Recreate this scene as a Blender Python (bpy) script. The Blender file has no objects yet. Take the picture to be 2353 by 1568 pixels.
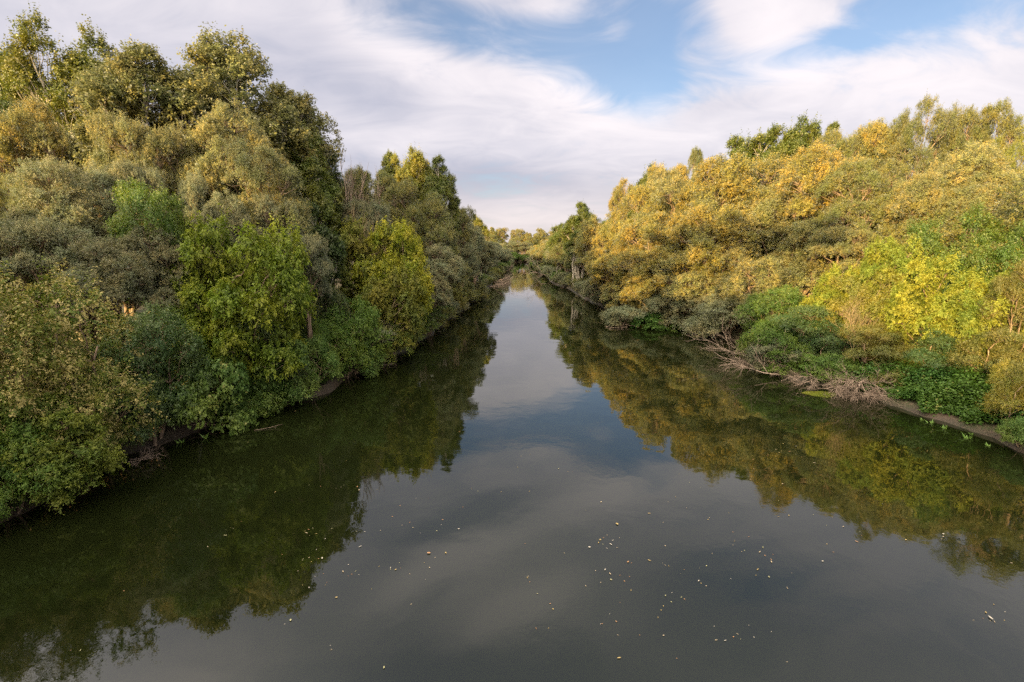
import bpy, math, random
import numpy as np
from mathutils import Vector

R = math.radians
SC = bpy.context.scene
COL = SC.collection

# ------------------------------------------------------------------ camera
FPX, CX, CY, PITCH, CAMZ = 1124.0, 1176.5, 784.0, R(10.8), 9.0
cam_d = bpy.data.cameras.new("camera")
cam = bpy.data.objects.new("camera", cam_d); COL.objects.link(cam)
cam.location = (0, 0, CAMZ)
cam.rotation_euler = (R(90) - PITCH, 0, 0)
cam_d.sensor_width = 36.0; cam_d.lens = 17.2
cam_d.clip_start = 0.1; cam_d.clip_end = 9000
SC.camera = cam

# ------------------------------------------------------------------ light, exposure
SUN_AZ = R(-140)      # measured from +Y towards +X (so: behind and to the left)
SUN_EL = R(11)
SC.view_settings.view_transform = 'Standard'
SC.view_settings.look = 'None'
SC.view_settings.gamma = 1.0
SC.view_settings.exposure = 1.4
SC.cycles.use_denoising = False
SC.cycles.max_bounces = 6
SC.cycles.diffuse_bounces = 3
SC.cycles.glossy_bounces = 3
SC.cycles.transmission_bounces = 3
SC.cycles.caustics_reflective = False
SC.cycles.caustics_refractive = False
SC.cycles.sample_clamp_indirect = 4.0
sun_d = bpy.data.lights.new("sun", 'SUN'); sun_d.energy = 5.0; sun_d.angle = R(0.5)
sun_d.color = (1.0, 0.68, 0.265)
sun = bpy.data.objects.new("sun", sun_d); COL.objects.link(sun)
sdir = Vector((math.sin(SUN_AZ) * math.cos(SUN_EL), math.cos(SUN_AZ) * math.cos(SUN_EL), math.sin(SUN_EL)))
sun.rotation_euler = sdir.to_track_quat('Z', 'Y').to_euler()
sun.location = (-60, -60, 60)


def ray(px, py):
    x = (px - CX) / FPX; y = (CY - py) / FPX
    return (x, math.cos(PITCH) + math.sin(PITCH) * y, y * math.cos(PITCH) - math.sin(PITCH))


def at(px, py, Y):
    """the point of the place that lies Y metres up the river on this line of sight"""
    x, f, z = ray(px, py)
    return (x / f * Y, Y, CAMZ + z / f * Y)


def on_water(px, py, z=0.0):
    x, f, zz = ray(px, py)
    t = (z - CAMZ) / zz
    return (x * t, f * t)


# ------------------------------------------------------------------ node helpers
class NT:
    def __init__(s, tree): s.t = tree; s.n = tree.nodes; s.l = tree.links
    def node(s, typ, **kw):
        n = s.n.new(typ)
        for k, v in kw.items(): setattr(n, k, v)
        return n
    def put(s, sock, v):
        if hasattr(v, 'is_output'): s.l.new(v, sock)
        else: sock.default_value = v
    def m(s, op, a, b=None, c=None, clamp=False):
        n = s.n.new('ShaderNodeMath'); n.operation = op; n.use_clamp = clamp
        s.put(n.inputs[0], a)
        if b is not None: s.put(n.inputs[1], b)
        if c is not None: s.put(n.inputs[2], c)
        return n.outputs[0]
    def mix(s, f, a, b, mode='MIX'):
        n = s.n.new('ShaderNodeMix'); n.data_type = 'RGBA'; n.blend_type = mode
        s.put(n.inputs[0], f); s.put(n.inputs[6], a); s.put(n.inputs[7], b)
        return n.outputs[2]
    def smooth(s, v, lo, hi, a=0.0, b=1.0):
        n = s.n.new('ShaderNodeMapRange'); n.interpolation_type = 'SMOOTHSTEP'
        s.put(n.inputs[0], v); n.inputs[1].default_value = lo; n.inputs[2].default_value = hi
        n.inputs[3].default_value = a; n.inputs[4].default_value = b
        return n.outputs[0]
    def noise(s, vec, scale, detail=5, rough=0.55, dist=0.0):
        n = s.n.new('ShaderNodeTexNoise'); s.put(n.inputs['Vector'], vec)
        n.inputs['Scale'].default_value = scale; n.inputs['Detail'].default_value = detail
        n.inputs['Roughness'].default_value = rough; n.inputs['Distortion'].default_value = dist
        return n.outputs[0]


# ------------------------------------------------------------------ sky
world = bpy.data.worlds.new("World"); SC.world = world; world.use_nodes = True
w = NT(world.node_tree); w.n.clear()
tc = w.node('ShaderNodeTexCoord')
sx = w.node('ShaderNodeSeparateXYZ'); w.l.new(tc.outputs['Generated'], sx.inputs[0])
X, Y, Z = sx.outputs
az = w.m('ARCTAN2', X, Y); el = w.m('ARCSINE', Z)
zz = w.m('ADD', w.m('MAXIMUM', Z, 0.0), 0.26)
cu = w.node('ShaderNodeCombineXYZ')
w.l.new(w.m('DIVIDE', X, zz), cu.inputs[0]); w.l.new(w.m('DIVIDE', Y, zz), cu.inputs[1])
mp = w.node('ShaderNodeMapping'); mp.inputs['Rotation'].default_value = (0, 0, R(-35)); mp.inputs['Scale'].default_value = (1.1, 1.7, 1.0)
w.l.new(cu.outputs[0], mp.inputs[0])
n1 = w.noise(mp.outputs[0], 0.75, 7, 0.52, 0.6)
n2 = w.noise(mp.outputs[0], 2.2, 8, 0.58, 1.6)
n3 = w.noise(cu.outputs[0], 0.9, 4, 0.5, 0.3)


def blob(px, py, sxp, syp, rot=0.0, mirror=False):
    """soft patch of sky round the direction seen at this place, radii in degrees"""
    x, f, z = ray(px, py)
    if mirror: z = -z; rot = -rot      # the patch of sky that the water shows at this place
    l = math.sqrt(x * x + f * f + z * z)
    a0 = math.atan2(x, f); e0 = math.asin(z / l)
    da = w.m('SUBTRACT', az, a0); de = w.m('SUBTRACT', el, e0)
    c, s_ = math.cos(R(rot)), math.sin(R(rot))
    u = w.m('ADD', w.m('MULTIPLY', da, c / R(sxp)), w.m('MULTIPLY', de, s_ / R(sxp)))
    v = w.m('ADD', w.m('MULTIPLY', da, -s_ / R(syp)), w.m('MULTIPLY', de, c / R(syp)))
    r2 = w.m('ADD', w.m('MULTIPLY', u, u), w.m('MULTIPLY', v, v))
    return w.m('EXPONENT', w.m('MULTIPLY', r2, -1.0))


def total(lst):
    acc = None
    for amp, b in lst:
        t = w.m('MULTIPLY', b, amp)
        acc = t if acc is None else w.m('ADD', acc, t)
    return acc


cover = total([
    (-0.52, blob(1490, 140, 6.0, 4.6, 0)),
    (-0.36, blob(1530, -20, 6, 5)),
    (-0.42, blob(1200, 90, 13, 3.2, -16)),
    (-0.30, blob(960, 50, 9, 2.5, -6)),
    (-0.46, blob(2060, 20, 6.0, 3.0, 10)),
    (-0.40, blob(2330, -20, 6, 3.0)),
    (-0.22, blob(1560, 215, 6, 2.5)),
    (-0.14, blob(1740, 110, 6, 3.0)),
    (0.50, blob(1760, 15, 4.6, 2.6, -10)),
    (0.20, blob(1560, 90, 2.0, 5.0, 20)),
    (-0.25, blob(1900, 95, 9, 1.8, 6)),
    (0.22, blob(1180, 20, 9, 2.0, -8)),
    (0.26, blob(1425, 70, 2.0, 2.4, -40)),
    (-0.34, blob(1780, 1320, 12, 5, 0, True)),
    (-0.30, blob(1330, 1010, 9, 3, 0, True)),
    (0.25, blob(1450, 1130, 8, 3, 0, True)),
    (0.30, blob(1000, 1350, 14, 6, 0, True)),
    (-0.30, blob(1130, 430, 9, 2.4)),
    (0.10, blob(1600, 200, 3, 2)),
])
dens = w.m('ADD', w.m('MULTIPLY', w.m('SUBTRACT', n1, 0.5), 0.75), w.m('MULTIPLY', w.m('SUBTRACT', n2, 0.5), 1.15))
dens = w.m('ADD', w.m('ADD', dens, w.m('MULTIPLY', cover, 1.35)), 0.62)
cloud = w.smooth(dens, -0.22, 0.50)
lit = total([
    (0.55, blob(930, 130, 9, 2.2, -22)),
    (0.75, blob(1370, 205, 7, 2.4, -8)),
    (0.35, blob(1000, 320, 14, 3.0, -6)),
    (0.60, blob(1780, 20, 6, 3)),
    (0.60, blob(1800, 150, 5, 2.4)),
    (0.55, blob(1950, 215, 14, 4.5, 6)),
    (0.45, blob(1450, 310, 9, 3.0)),
    (0.5, blob(2200, 180, 9, 4.5)),
    (-0.35, blob(1640, 250, 5, 1.6, 10)),
    (0.08, blob(200, 120, 16, 9)),
    (-0.42, blob(880, 235, 13, 2.8, -14)),
    (-0.70, blob(1080, 415, 12, 3.0, -4)),
    (0.45, blob(1190, 485, 6, 1.6)),
    (-0.8, blob(1650, 1400, 12, 6, 0, True)),
    (1.1, blob(1030, 1290, 9, 2.4, 20, True)),
    (0.9, blob(1400, 1140, 9, 2.2, 15, True)),
    (-1.0, blob(1080, 1190, 10, 1.8, 15, True)),
    (0.8, blob(1180, 1400, 9, 2.0, 20, True)),
    (-0.8, blob(1000, 1350, 5, 1.4, 25, True)),
    (-1.0, blob(1150, 1545, 22, 3.0, 0, True)),
    (0.35, blob(500, 1530, 9, 3.0, 0, True)),
    (-0.12, blob(760, 20, 12, 3.0, -12)),
])
litn = w.m('ADD', w.m('MULTIPLY', w.m('SUBTRACT', n2, 0.5), 0.9), w.m('MULTIPLY', w.m('SUBTRACT', n3, 0.5), 2.0))
lit = w.smooth(w.m('ADD', w.m('ADD', lit, litn), 0.42), -0.45, 1.35)
ccol = w.mix(lit, (2.75, 2.85, 3.55, 1), (6.1, 5.65, 5.75, 1))
warm = w.smooth(el, R(1), R(11), 1.0, 0.0)
ccol = w.mix(w.m('MULTIPLY', warm, 0.55), ccol, (4.9, 4.2, 4.0, 1))
# cloud brightened high behind the viewer, added as fill light for the foliage
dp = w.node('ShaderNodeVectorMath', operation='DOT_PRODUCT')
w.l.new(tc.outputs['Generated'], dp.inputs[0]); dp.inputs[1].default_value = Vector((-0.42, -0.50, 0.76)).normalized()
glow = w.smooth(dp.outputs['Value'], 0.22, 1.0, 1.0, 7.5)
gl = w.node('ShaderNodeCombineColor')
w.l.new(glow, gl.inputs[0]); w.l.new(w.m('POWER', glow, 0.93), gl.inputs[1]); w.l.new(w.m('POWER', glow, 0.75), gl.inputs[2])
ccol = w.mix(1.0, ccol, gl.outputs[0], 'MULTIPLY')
sky = w.node('ShaderNodeTexSky', sky_type='NISHITA'); sky.sun_disc = False
sky.sun_elevation = SUN_EL; sky.sun_rotation = SUN_AZ
sky.air_density = 1.0; sky.dust_density = 1.2; sky.ozone_density = 1.6
skyc = w.mix(1.0, sky.outputs[0], (0.95, 1.0, 1.12, 1), 'MULTIPLY')
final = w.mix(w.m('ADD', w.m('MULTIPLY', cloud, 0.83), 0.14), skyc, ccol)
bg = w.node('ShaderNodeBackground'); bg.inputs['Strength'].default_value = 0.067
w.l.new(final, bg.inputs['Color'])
wo = w.node('ShaderNodeOutputWorld'); w.l.new(bg.outputs[0], wo.inputs['Surface'])
world.cycles.sampling_method = 'MANUAL'; world.cycles.sample_map_resolution = 512


# ------------------------------------------------------------------ materials
def new_mat(name):
    m = bpy.data.materials.new(name); m.use_nodes = True
    t = NT(m.node_tree); t.n.clear()
    return m, t


def leaf_material(name, under=None, trans=0.30, rough=0.55, alt=None, alt_from=0.8, spec=0.3):
    """colour: the tree's own colour (object colour), varied leaf by leaf"""
    m, t = new_mat(name)
    oi = t.node('ShaderNodeObjectInfo')
    at_ = t.node('ShaderNodeAttribute', attribute_name='tint')
    tint = at_.outputs['Fac']
    lo = t.mix(1.0, oi.outputs['Color'], (0.62, 0.66, 0.6, 1), 'MULTIPLY')
    hi = t.mix(1.0, oi.outputs['Color'], (1.45, 1.32, 1.15, 1), 'MULTIPLY')
    c = t.mix(tint, lo, hi)
    tcx = t.node('ShaderNodeTexCoord')
    nz = t.smooth(t.noise(tcx.outputs['Object'], 0.42, 3, 0.6), 0.35, 0.65)
    c = t.mix(1.0, c, t.mix(nz, (0.80, 0.92, 0.95, 1), (1.22, 1.06, 0.90, 1)), 'MULTIPLY')
    if alt:
        c = t.mix(t.smooth(tint, alt_from, alt_from + 0.04), c, alt + (1,))
    if under:
        geo = t.node('ShaderNodeNewGeometry')
        c = t.mix(t.m('MULTIPLY', geo.outputs['Backfacing'], 0.85), c, under + (1,))
    p = t.node('ShaderNodeBsdfPrincipled'); t.l.new(c, p.inputs['Base Color'])
    p.inputs['Roughness'].default_value = rough
    p.inputs['Specular IOR Level'].default_value = spec
    tr = t.node('ShaderNodeBsdfTranslucent')
    t.l.new(t.mix(1.0, c, (1.25, 1.3, 0.7, 1), 'MULTIPLY'), tr.inputs[0])
    ms = t.node('ShaderNodeMixShader'); ms.inputs[0].default_value = trans
    t.l.new(p.outputs[0], ms.inputs[1]); t.l.new(tr.outputs[0], ms.inputs[2])
    o = t.node('ShaderNodeOutputMaterial'); t.l.new(ms.outputs[0], o.inputs[0])
    return m


M = {}
M['willow'] = leaf_material('willow_leaves', under=(0.24, 0.26, 0.20), trans=0.25, rough=0.5)
M['white'] = leaf_material('white_poplar_leaves', under=(0.26, 0.27, 0.20), trans=0.2, rough=0.6, spec=0.25)
M['poplar'] = leaf_material('poplar_leaves', trans=0.28, rough=0.42, spec=0.5)
M['maple'] = leaf_material('maple_leaves', trans=0.42, rough=0.5)
M['seed'] = leaf_material('maple_leaves_and_seeds', trans=0.30, alt=(0.34, 0.30, 0.115), alt_from=0.44)
M['ash'] = leaf_material('ash_leaves', trans=0.3, rough=0.42, spec=0.5, alt=(0.30, 0.24, 0.03), alt_from=0.965)
M['herb'] = leaf_material('herb_leaves', trans=0.3, rough=0.5, alt=(0.20, 0.22, 0.06), alt_from=0.9)


def wood_material(name, a, b, scale=6.0, rough=0.85):
    m, t = new_mat(name)
    tc = t.node('ShaderNodeTexCoord')
    mp = t.node('ShaderNodeMapping'); mp.inputs['Scale'].default_value = (1, 1, 0.2)
    t.l.new(tc.outputs['Object'], mp.inputs[0])
    n = t.noise(mp.outputs[0], scale, 6, 0.65)
    c = t.mix(t.smooth(n, 0.35, 0.65), a + (1,), b + (1,))
    p = t.node('ShaderNodeBsdfPrincipled'); t.l.new(c, p.inputs['Base Color'])
    p.inputs['Roughness'].default_value = rough
    bp = t.node('ShaderNodeBump'); bp.inputs['Strength'].default_value = 0.6; bp.inputs['Distance'].default_value = 0.03
    t.l.new(n, bp.inputs['Height']); t.l.new(bp.outputs[0], p.inputs['Normal'])
    o = t.node('ShaderNodeOutputMaterial'); t.l.new(p.outputs[0], o.inputs[0])
    return m


M['bark'] = wood_material('brown_bark', (0.16, 0.11, 0.075), (0.34, 0.25, 0.17))
M['palebark'] = wood_material('pale_bark', (0.30, 0.27, 0.22), (0.50, 0.45, 0.37))
M['dead'] = wood_material('weathered_dead_wood', (0.13, 0.095, 0.07), (0.36, 0.28, 0.22), 9)
M['tanwood'] = wood_material('tan_dry_twigs', (0.17, 0.13, 0.065), (0.27, 0.21, 0.11), 9)


def ground_material():
    m, t = new_mat('soil_and_litter')
    tc = t.node('ShaderNodeTexCoord')
    n = t.noise(tc.outputs['Object'], 0.35, 6, 0.6)
    k = t.noise(tc.outputs['Object'], 5.0, 7, 0.7)
    c = t.mix(t.smooth(n, 0.4, 0.62), (0.055, 0.040, 0.026, 1), (0.035, 0.048, 0.016, 1))
    c = t.mix(t.smooth(k, 0.42, 0.66), c, (0.085, 0.062, 0.042, 1))
    sx = t.node('ShaderNodeSeparateXYZ'); t.l.new(tc.outputs['Object'], sx.inputs[0])
    wet = t.smooth(sx.outputs[2], 0.05, 0.35, 1.0, 0.0)
    c = t.mix(t.m('MULTIPLY', wet, 0.55), c, (0.03, 0.022, 0.015, 1))
    p = t.node('ShaderNodeBsdfPrincipled'); t.l.new(c, p.inputs['Base Color'])
    t.l.new(t.m('SUBTRACT', 0.95, t.m('MULTIPLY', wet, 0.4)), p.inputs['Roughness'])
    bp = t.node('ShaderNodeBump'); bp.inputs['Strength'].default_value = 0.8; bp.inputs['Distance'].default_value = 0.12
    t.l.new(k, bp.inputs['Height']); t.l.new(bp.outputs[0], p.inputs['Normal'])
    o = t.node('ShaderNodeOutputMaterial'); t.l.new(p.outputs[0], o.inputs[0])
    return m


def water_material():
    m, t = new_mat('green_river_water')
    tc = t.node('ShaderNodeTexCoord')
    co = tc.outputs['Object']
    a = t.noise(co, 0.12, 3, 0.5)
    c = t.mix(t.smooth(a, 0.35, 0.65), (0.0055, 0.0080, 0.0022, 1), (0.0075, 0.0105, 0.0030, 1))
    r1 = t.noise(co, 0.55, 2, 0.4, 0.4)
    r2 = t.noise(co, 4.5, 3, 0.5, 0.5)
    calm = t.smooth(t.noise(co, 0.07, 3, 0.5), 0.42, 0.62)
    hgt = t.m('ADD', t.m('MULTIPLY', r1, 0.9), t.m('MULTIPLY', t.m('MULTIPLY', r2, calm), 0.16))
    wv = t.node('ShaderNodeTexWave'); wv.wave_type = 'RINGS'; wv.rings_direction = 'SPHERICAL'
    p = t.node('ShaderNodeBsdfPrincipled'); t.l.new(c, p.inputs['Base Color'])
    t.n.remove(wv)
    p.inputs['Roughness'].default_value = 0.012
    p.inputs['IOR'].default_value = 1.75
    bp = t.node('ShaderNodeBump'); bp.inputs['Strength'].default_value = 0.22; bp.inputs['Distance'].default_value = 0.05
    t.l.new(hgt, bp.inputs['Height']); t.l.new(bp.outputs[0], p.inputs['Normal'])
    o = t.node('ShaderNodeOutputMaterial'); t.l.new(p.outputs[0], o.inputs[0])
    return m


M['ground'] = ground_material()
M['water'] = water_material()


# ------------------------------------------------------------------ mesh helpers
def mesh_obj(name, verts, faces, mat, parent=None, smooth=False):
    me = bpy.data.meshes.new(name)
    me.from_pydata([tuple(v) for v in verts], [], faces)
    me.materials.append(mat)
    if smooth: me.polygons.foreach_set('use_smooth', [True] * len(me.polygons))
    me.update()
    o = bpy.data.objects.new(name, me); COL.objects.link(o)
    if parent: o.parent = parent
    return o


def tag(o, label=None, cat=None, group=None, kind=None):
    if label: o['label'] = label
    if cat: o['category'] = cat
    if group: o['group'] = group
    if kind: o['kind'] = kind
    return o


def unit(v):
    return v / np.maximum(np.linalg.norm(v, axis=-1, keepdims=True), 1e-9)


def leaves_mesh(name, P, U, N, L, W, tint, mat):
    """many rhombic, slightly folded leaves as one mesh; arrays of the same length"""
    n = len(P)
    U = unit(U); S = unit(np.cross(U, N)); N = np.cross(S, U)
    L = L[:, None]; W = W[:, None]
    v = np.empty((n, 4, 3))
    v[:, 0] = P
    v[:, 1] = P + U * L * 0.42 + S * W * 0.5 + N * W * 0.10
    v[:, 2] = P + U * L - N * L * 0.12
    v[:, 3] = P + U * L * 0.42 - S * W * 0.5 + N * W * 0.10
    me = bpy.data.meshes.new(name)
    me.vertices.add(n * 4); me.vertices.foreach_set('co', v.reshape(-1))
    me.loops.add(n * 4); me.loops.foreach_set('vertex_index', np.arange(n * 4, dtype=np.int32))
    me.polygons.add(n); me.polygons.foreach_set('loop_start', np.arange(0, n * 4, 4, dtype=np.int32))
    a = me.attributes.new('tint', 'FLOAT', 'FACE'); a.data.foreach_set('value', np.clip(tint, 0, 1).astype(np.float32))
    me.materials.append(mat)
    me.update(calc_edges=True)
    return me


def tubes_data(lines, sides=5):
    V = []; F = []; k = 0
    for pts, rad in lines:
        pts = np.asarray(pts, float); m = len(pts)
        tan = np.gradient(pts, axis=0); tan = unit(tan)
        ref = np.array([0.31, 0.87, 0.38])
        a = unit(np.cross(tan, ref)); b = np.cross(tan, a)
        ang = np.linspace(0, 2 * np.pi, sides, endpoint=False)
        ring = (a[:, None, :] * np.cos(ang)[None, :, None] + b[:, None, :] * np.sin(ang)[None, :, None]) * np.asarray(rad)[:, None, None] + pts[:, None, :]
        V.append(ring.reshape(-1, 3))
        for i in range(m - 1):
            for j in range(sides):
                j2 = (j + 1) % sides
                F.append((k + i * sides + j, k + i * sides + j2, k + (i + 1) * sides + j2, k + (i + 1) * sides + j))
        F.append(tuple(k + (m - 1) * sides + j for j in range(sides)))
        F.append(tuple(k + j for j in reversed(range(sides))))
        k += m * sides
    return np.concatenate(V), F


def tubes_mesh(name, lines, mat, sides=5):
    V, F = tubes_data(lines, sides)
    me = bpy.data.meshes.new(name)
    me.from_pydata(V.tolist(), [], F)
    me.polygons.foreach_set('use_smooth', [True] * len(me.polygons))
    me.materials.append(mat); me.update()
    return me


def curve(p0, p1, bend, rng, n=5, wob=0.04):
    p0 = np.asarray(p0, float); p1 = np.asarray(p1, float)
    t = np.linspace(0, 1, n)[:, None]
    L = np.linalg.norm(p1 - p0)
    mid = (p0 + p1) / 2 + np.asarray(bend) * L
    pts = (1 - t) ** 2 * p0 + 2 * t * (1 - t) * mid + t ** 2 * p1
    j = rng.normal(0, wob * L, (n, 3)); j[0] = 0; j[-1] = 0
    return pts + j


# ------------------------------------------------------------------ tree prototypes
def gen_tree(seed, H, W, zc, zr, n_lobe, lobe, zst, n_sub, sub, n_spray, n_leaf, spray, leaf, mat, bark,
             zmin=-0.35, droop=0.3, upb=0.3, outward=0.7, taper=0.0, trunk_r=0.22, fork=0.25, stems=1,
             shoots=0, fill=0.25, lean=(0, 0), bare=0.0, blunt=0, cull=-0.15, tip=0.0, tn=(0.14, 0.16), fan=4.0, name='tree'):
    """a crown of many leafy sprays carried on lobes; returns (trunk mesh, crown mesh, H, W)"""
    rng = np.random.default_rng(seed)
    R0 = W / 2
    # lobe centres spread over the envelope
    cen = []
    tries = 0
    while len(cen) < n_lobe and tries < 4000:
        tries += 1
        d = unit(rng.normal(size=3))
        if d[2] < zmin: continue
        if blunt:
            d = d * np.array([1, 1, 1.0]); hz = math.hypot(d[0], d[1])
            d[:2] *= min(1.0, (1 - abs(d[2]) ** 3.5)) / max(hz, 1e-3) * rng.uniform(0.75, 1.0)
        shell = rng.uniform(0.62, 0.86) if rng.random() > fill else rng.uniform(0.1, 0.6)
        zn = d[2] * shell
        tp = 1 - taper * max(zn, 0)
        c = np.array([d[0] * shell * R0 * tp, d[1] * shell * R0 * tp, zc * H + zn * zr * H])
        if all(np.linalg.norm((c - q) / np.array([1, 1, zst])) > lobe * R0 * (0.95 if tries < 1500 else 0.6) for q, _ in cen):
            cen.append((c, lobe * R0 * rng.uniform(0.75, 1.2)))
    lines = []
    base_r = trunk_r
    tops = []
    for s in range(stems):
        a = rng.uniform(0, 6.28)
        off = np.array([math.cos(a), math.sin(a), 0]) * (0.35 if stems > 1 else 0.0)
        top = np.array([off[0] * fan + lean[0] * H, off[1] * fan + lean[1] * H, H * (zc + 0.1)])
        pts = curve(off, top, rng.normal(0, 0.05, 3), rng, 8, 0.015)
        foot = off + np.array([0, 0, -0.55 * H])
        lines.append((np.vstack([foot, pts]), np.concatenate([[base_r * 1.3], np.linspace(base_r, base_r * 0.35, 8)])))
        tops.append(pts)
    SC_, SR, SO = [], [], []
    for c, r in cen:
        pts = tops[rng.integers(len(tops))]
        zt = max(fork * H * 0.6, min(c[2] - 0.35 * np.hypot(c[0], c[1]) - 0.12 * H, pts[-1][2]))
        k = int(np.argmin(abs(pts[:, 2] - zt)))
        lb = curve(pts[k], c, (0, 0, -0.12), rng, 6, 0.025)
        r1 = base_r * 0.42
        lines.append((lb, np.linspace(r1, r1 * 0.35, 6)))
        # the lobe's own sub-lobes on its surface
        ns = n_sub
        d = unit(rng.normal(size=(ns * 3, 3)))
        axis = unit(c - np.array([0, 0, zc * H * 0.8]))
        score = d @ axis * 0.5 + d[:, 2] * 0.35 + rng.normal(0, 0.45, len(d))
        if cull is not None: score = score - 2.0 * (d[:, 2] < cull)
        d = d[np.argsort(-score)[:ns]]
        for u in d:
            bump = rng.uniform(0.55, 1.02)
            q = c + u * np.array([r, r, r * zst]) * bump
            SC_.append(q); SR.append(r * sub * rng.uniform(0.7, 1.25)); SO.append(u)
            if rng.random() < 0.75:
                lines.append((curve(lb[-1] if rng.random() < .5 else lb[-2], q, (0, 0, -0.05), rng, 4, 0.04), np.linspace(r1 * 0.33, r1 * 0.07, 4)))
    SCn = np.array(SC_); SRn = np.array(SR); SOn = np.array(SO)
    nS = len(SCn)
    u = unit(rng.normal(size=(nS, n_spray, 3)) + SOn[:, None, :] * outward + np.array([0, 0, 0.25]))
    tint_s = np.clip(rng.normal(0.45, 0.12, (nS, 1)) + rng.normal(0, tn[0], (nS, n_spray)), 0, 1)
    rad = SRn[:, None, None] * rng.uniform(0.15, 1.0, (nS, n_spray, 1)) ** 0.6
    start = SCn[:, None, :] + u * rad * np.array([1, 1, min(1.3, 0.6 + 0.4 * zst)])
    sd = unit(u * 0.9 + np.array([0, 0, upb]) + rng.normal(0, 0.35, u.shape))
    keep = rng.random((nS, n_spray)) > bare
    start = start[keep]; sd = sd[keep]; uo = u[keep]; tint_s = tint_s[keep]
    slen = spray * rng.uniform(0.55, 1.3, len(start))
    if shoots:
        wgt = np.clip(uo[:, 2] + 0.1, 0.01, 1) ** 2 * np.clip(np.hypot(start[:, 0], start[:, 1]) / R0 * 0.5 + (start[:, 2] - zc * H) / (zr * H), 0.02, 2)
        k = rng.choice(len(start), min(len(start), shoots), replace=False, p=wgt / wgt.sum())
        sd[k] = unit(np.array([0, 0, 1.0]) * upb * 4 + uo[k] * 0.5); slen[k] *= rng.uniform(1.6, 2.8, len(k))
    m = len(start)
    t = (np.arange(n_leaf) + rng.random((m, n_leaf))) / n_leaf
    P = start[:, None, :] + sd[:, None, :] * (t * slen[:, None])[..., None]
    P[..., 2] -= (t ** 2) * droop * 0.35 * slen[:, None]
    P += rng.normal(0, spray * 0.09, P.shape)
    lat = unit(np.cross(np.broadcast_to(sd[:, None, :], P.shape), rng.normal(size=P.shape)))
    U = sd[:, None, :] * 0.55 + lat * 0.85 + np.array([0, 0, -droop]) + rng.normal(0, 0.2, P.shape)
    N = uo[:, None, :] * 0.8 + np.array([0, 0, 0.35]) + rng.normal(0, 0.45, (len(P), 1, 3)) + rng.normal(0, 0.38, P.shape)
    tt = tint_s[:, None] + rng.normal(0, tn[1], (m, n_leaf)) + tip * (t - 0.5)
    L = leaf[0] * rng.uniform(0.65, 1.25, (m, n_leaf)); Wd = leaf[1] * rng.uniform(0.7, 1.2, (m, n_leaf))
    P = P.reshape(-1, 3); U = U.reshape(-1, 3); N = N.reshape(-1, 3)
    P[:, 0] += lean[0] * P[:, 2]; P[:, 1] += lean[1] * P[:, 2]
    cm = leaves_mesh('crown', P, U, N, L.reshape(-1), Wd.reshape(-1), tt.reshape(-1), mat)
    tm = tubes_mesh('trunk', lines, bark)
    lo, hi = np.percentile(P[:, 0], [0.7, 99.3])
    return dict(trunk=tm, crown=cm, H=float(np.percentile(P[:, 2], 99.8)), W=float(hi - lo), n=len(P))


PROTO = {}


def protos(kind, seeds, **kw):
    PROTO[kind] = [gen_tree(s, **kw) for s in seeds]


protos('willow', (1, 2, 3, 4), H=14, W=11, zc=0.58, zr=0.42, n_lobe=17, lobe=0.42, zst=0.8, n_sub=26, sub=0.26,
       n_spray=21, n_leaf=12, spray=0.52, leaf=(0.19, 0.07), mat=M['willow'], bark=M['bark'], zmin=-0.55, droop=0.25, upb=0.45,
       trunk_r=0.30, stems=3, fork=0.2)
protos('openwillow', (11, 12, 13), H=15, W=11, zc=0.60, zr=0.40, n_lobe=18, lobe=0.34, zst=1.05, cull=-0.5, n_sub=22, sub=0.27,
       n_spray=26, n_leaf=12, spray=0.58, leaf=(0.18, 0.065), mat=M['willow'], bark=M['bark'], zmin=-0.5, droop=0.2, upb=0.35,
       trunk_r=0.32, stems=4, fork=0.15, fill=0.15)
protos('poplar', (21, 22, 23), H=24, W=9, zc=0.63, zr=0.37, n_lobe=30, lobe=0.32, zst=2.0, n_sub=12, sub=0.42,
       n_spray=28, n_leaf=13, spray=0.7, leaf=(0.18, 0.15), mat=M['poplar'], bark=M['palebark'], zmin=-0.8, droop=0.35, upb=0.9,
       trunk_r=0.35, stems=4, fork=0.25, blunt=1, taper=0.22, shoots=200)
protos('white', (31, 32), H=24, W=9.5, zc=0.62, zr=0.38, n_lobe=33, lobe=0.30, zst=1.7, n_sub=12, sub=0.42,
       n_spray=28, n_leaf=12, spray=0.7, leaf=(0.17, 0.15), mat=M['white'], bark=M['palebark'], zmin=-0.8, droop=0.35, upb=0.7,
       trunk_r=0.35, stems=3, fork=0.25, blunt=1, taper=0.2, shoots=200)
protos('maple', (41, 42), H=11, W=9.5, zc=0.52, zr=0.46, n_lobe=34, lobe=0.25, zst=1.0, n_sub=11, sub=0.36,
       n_spray=12, n_leaf=16, spray=0.62, leaf=(0.21, 0.10), mat=M['maple'], bark=M['bark'], zmin=-0.8, droop=0.9, upb=0.4,
       trunk_r=0.16, stems=3, fork=0.15, taper=0.15, shoots=420, tip=0.5, tn=(0.2, 0.12))
protos('seedmaple', (51, 52), H=9, W=8, zc=0.48, zr=0.52, n_lobe=30, lobe=0.23, zst=0.75, n_sub=9, sub=0.45,
       n_spray=9, n_leaf=16, spray=0.62, leaf=(0.12, 0.07), mat=M['seed'], bark=M['bark'], zmin=-0.8, droop=0.8, upb=0.3,
       trunk_r=0.10, stems=5, fork=0.12, taper=0.4, shoots=260, tn=(0.24, 0.07))
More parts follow.
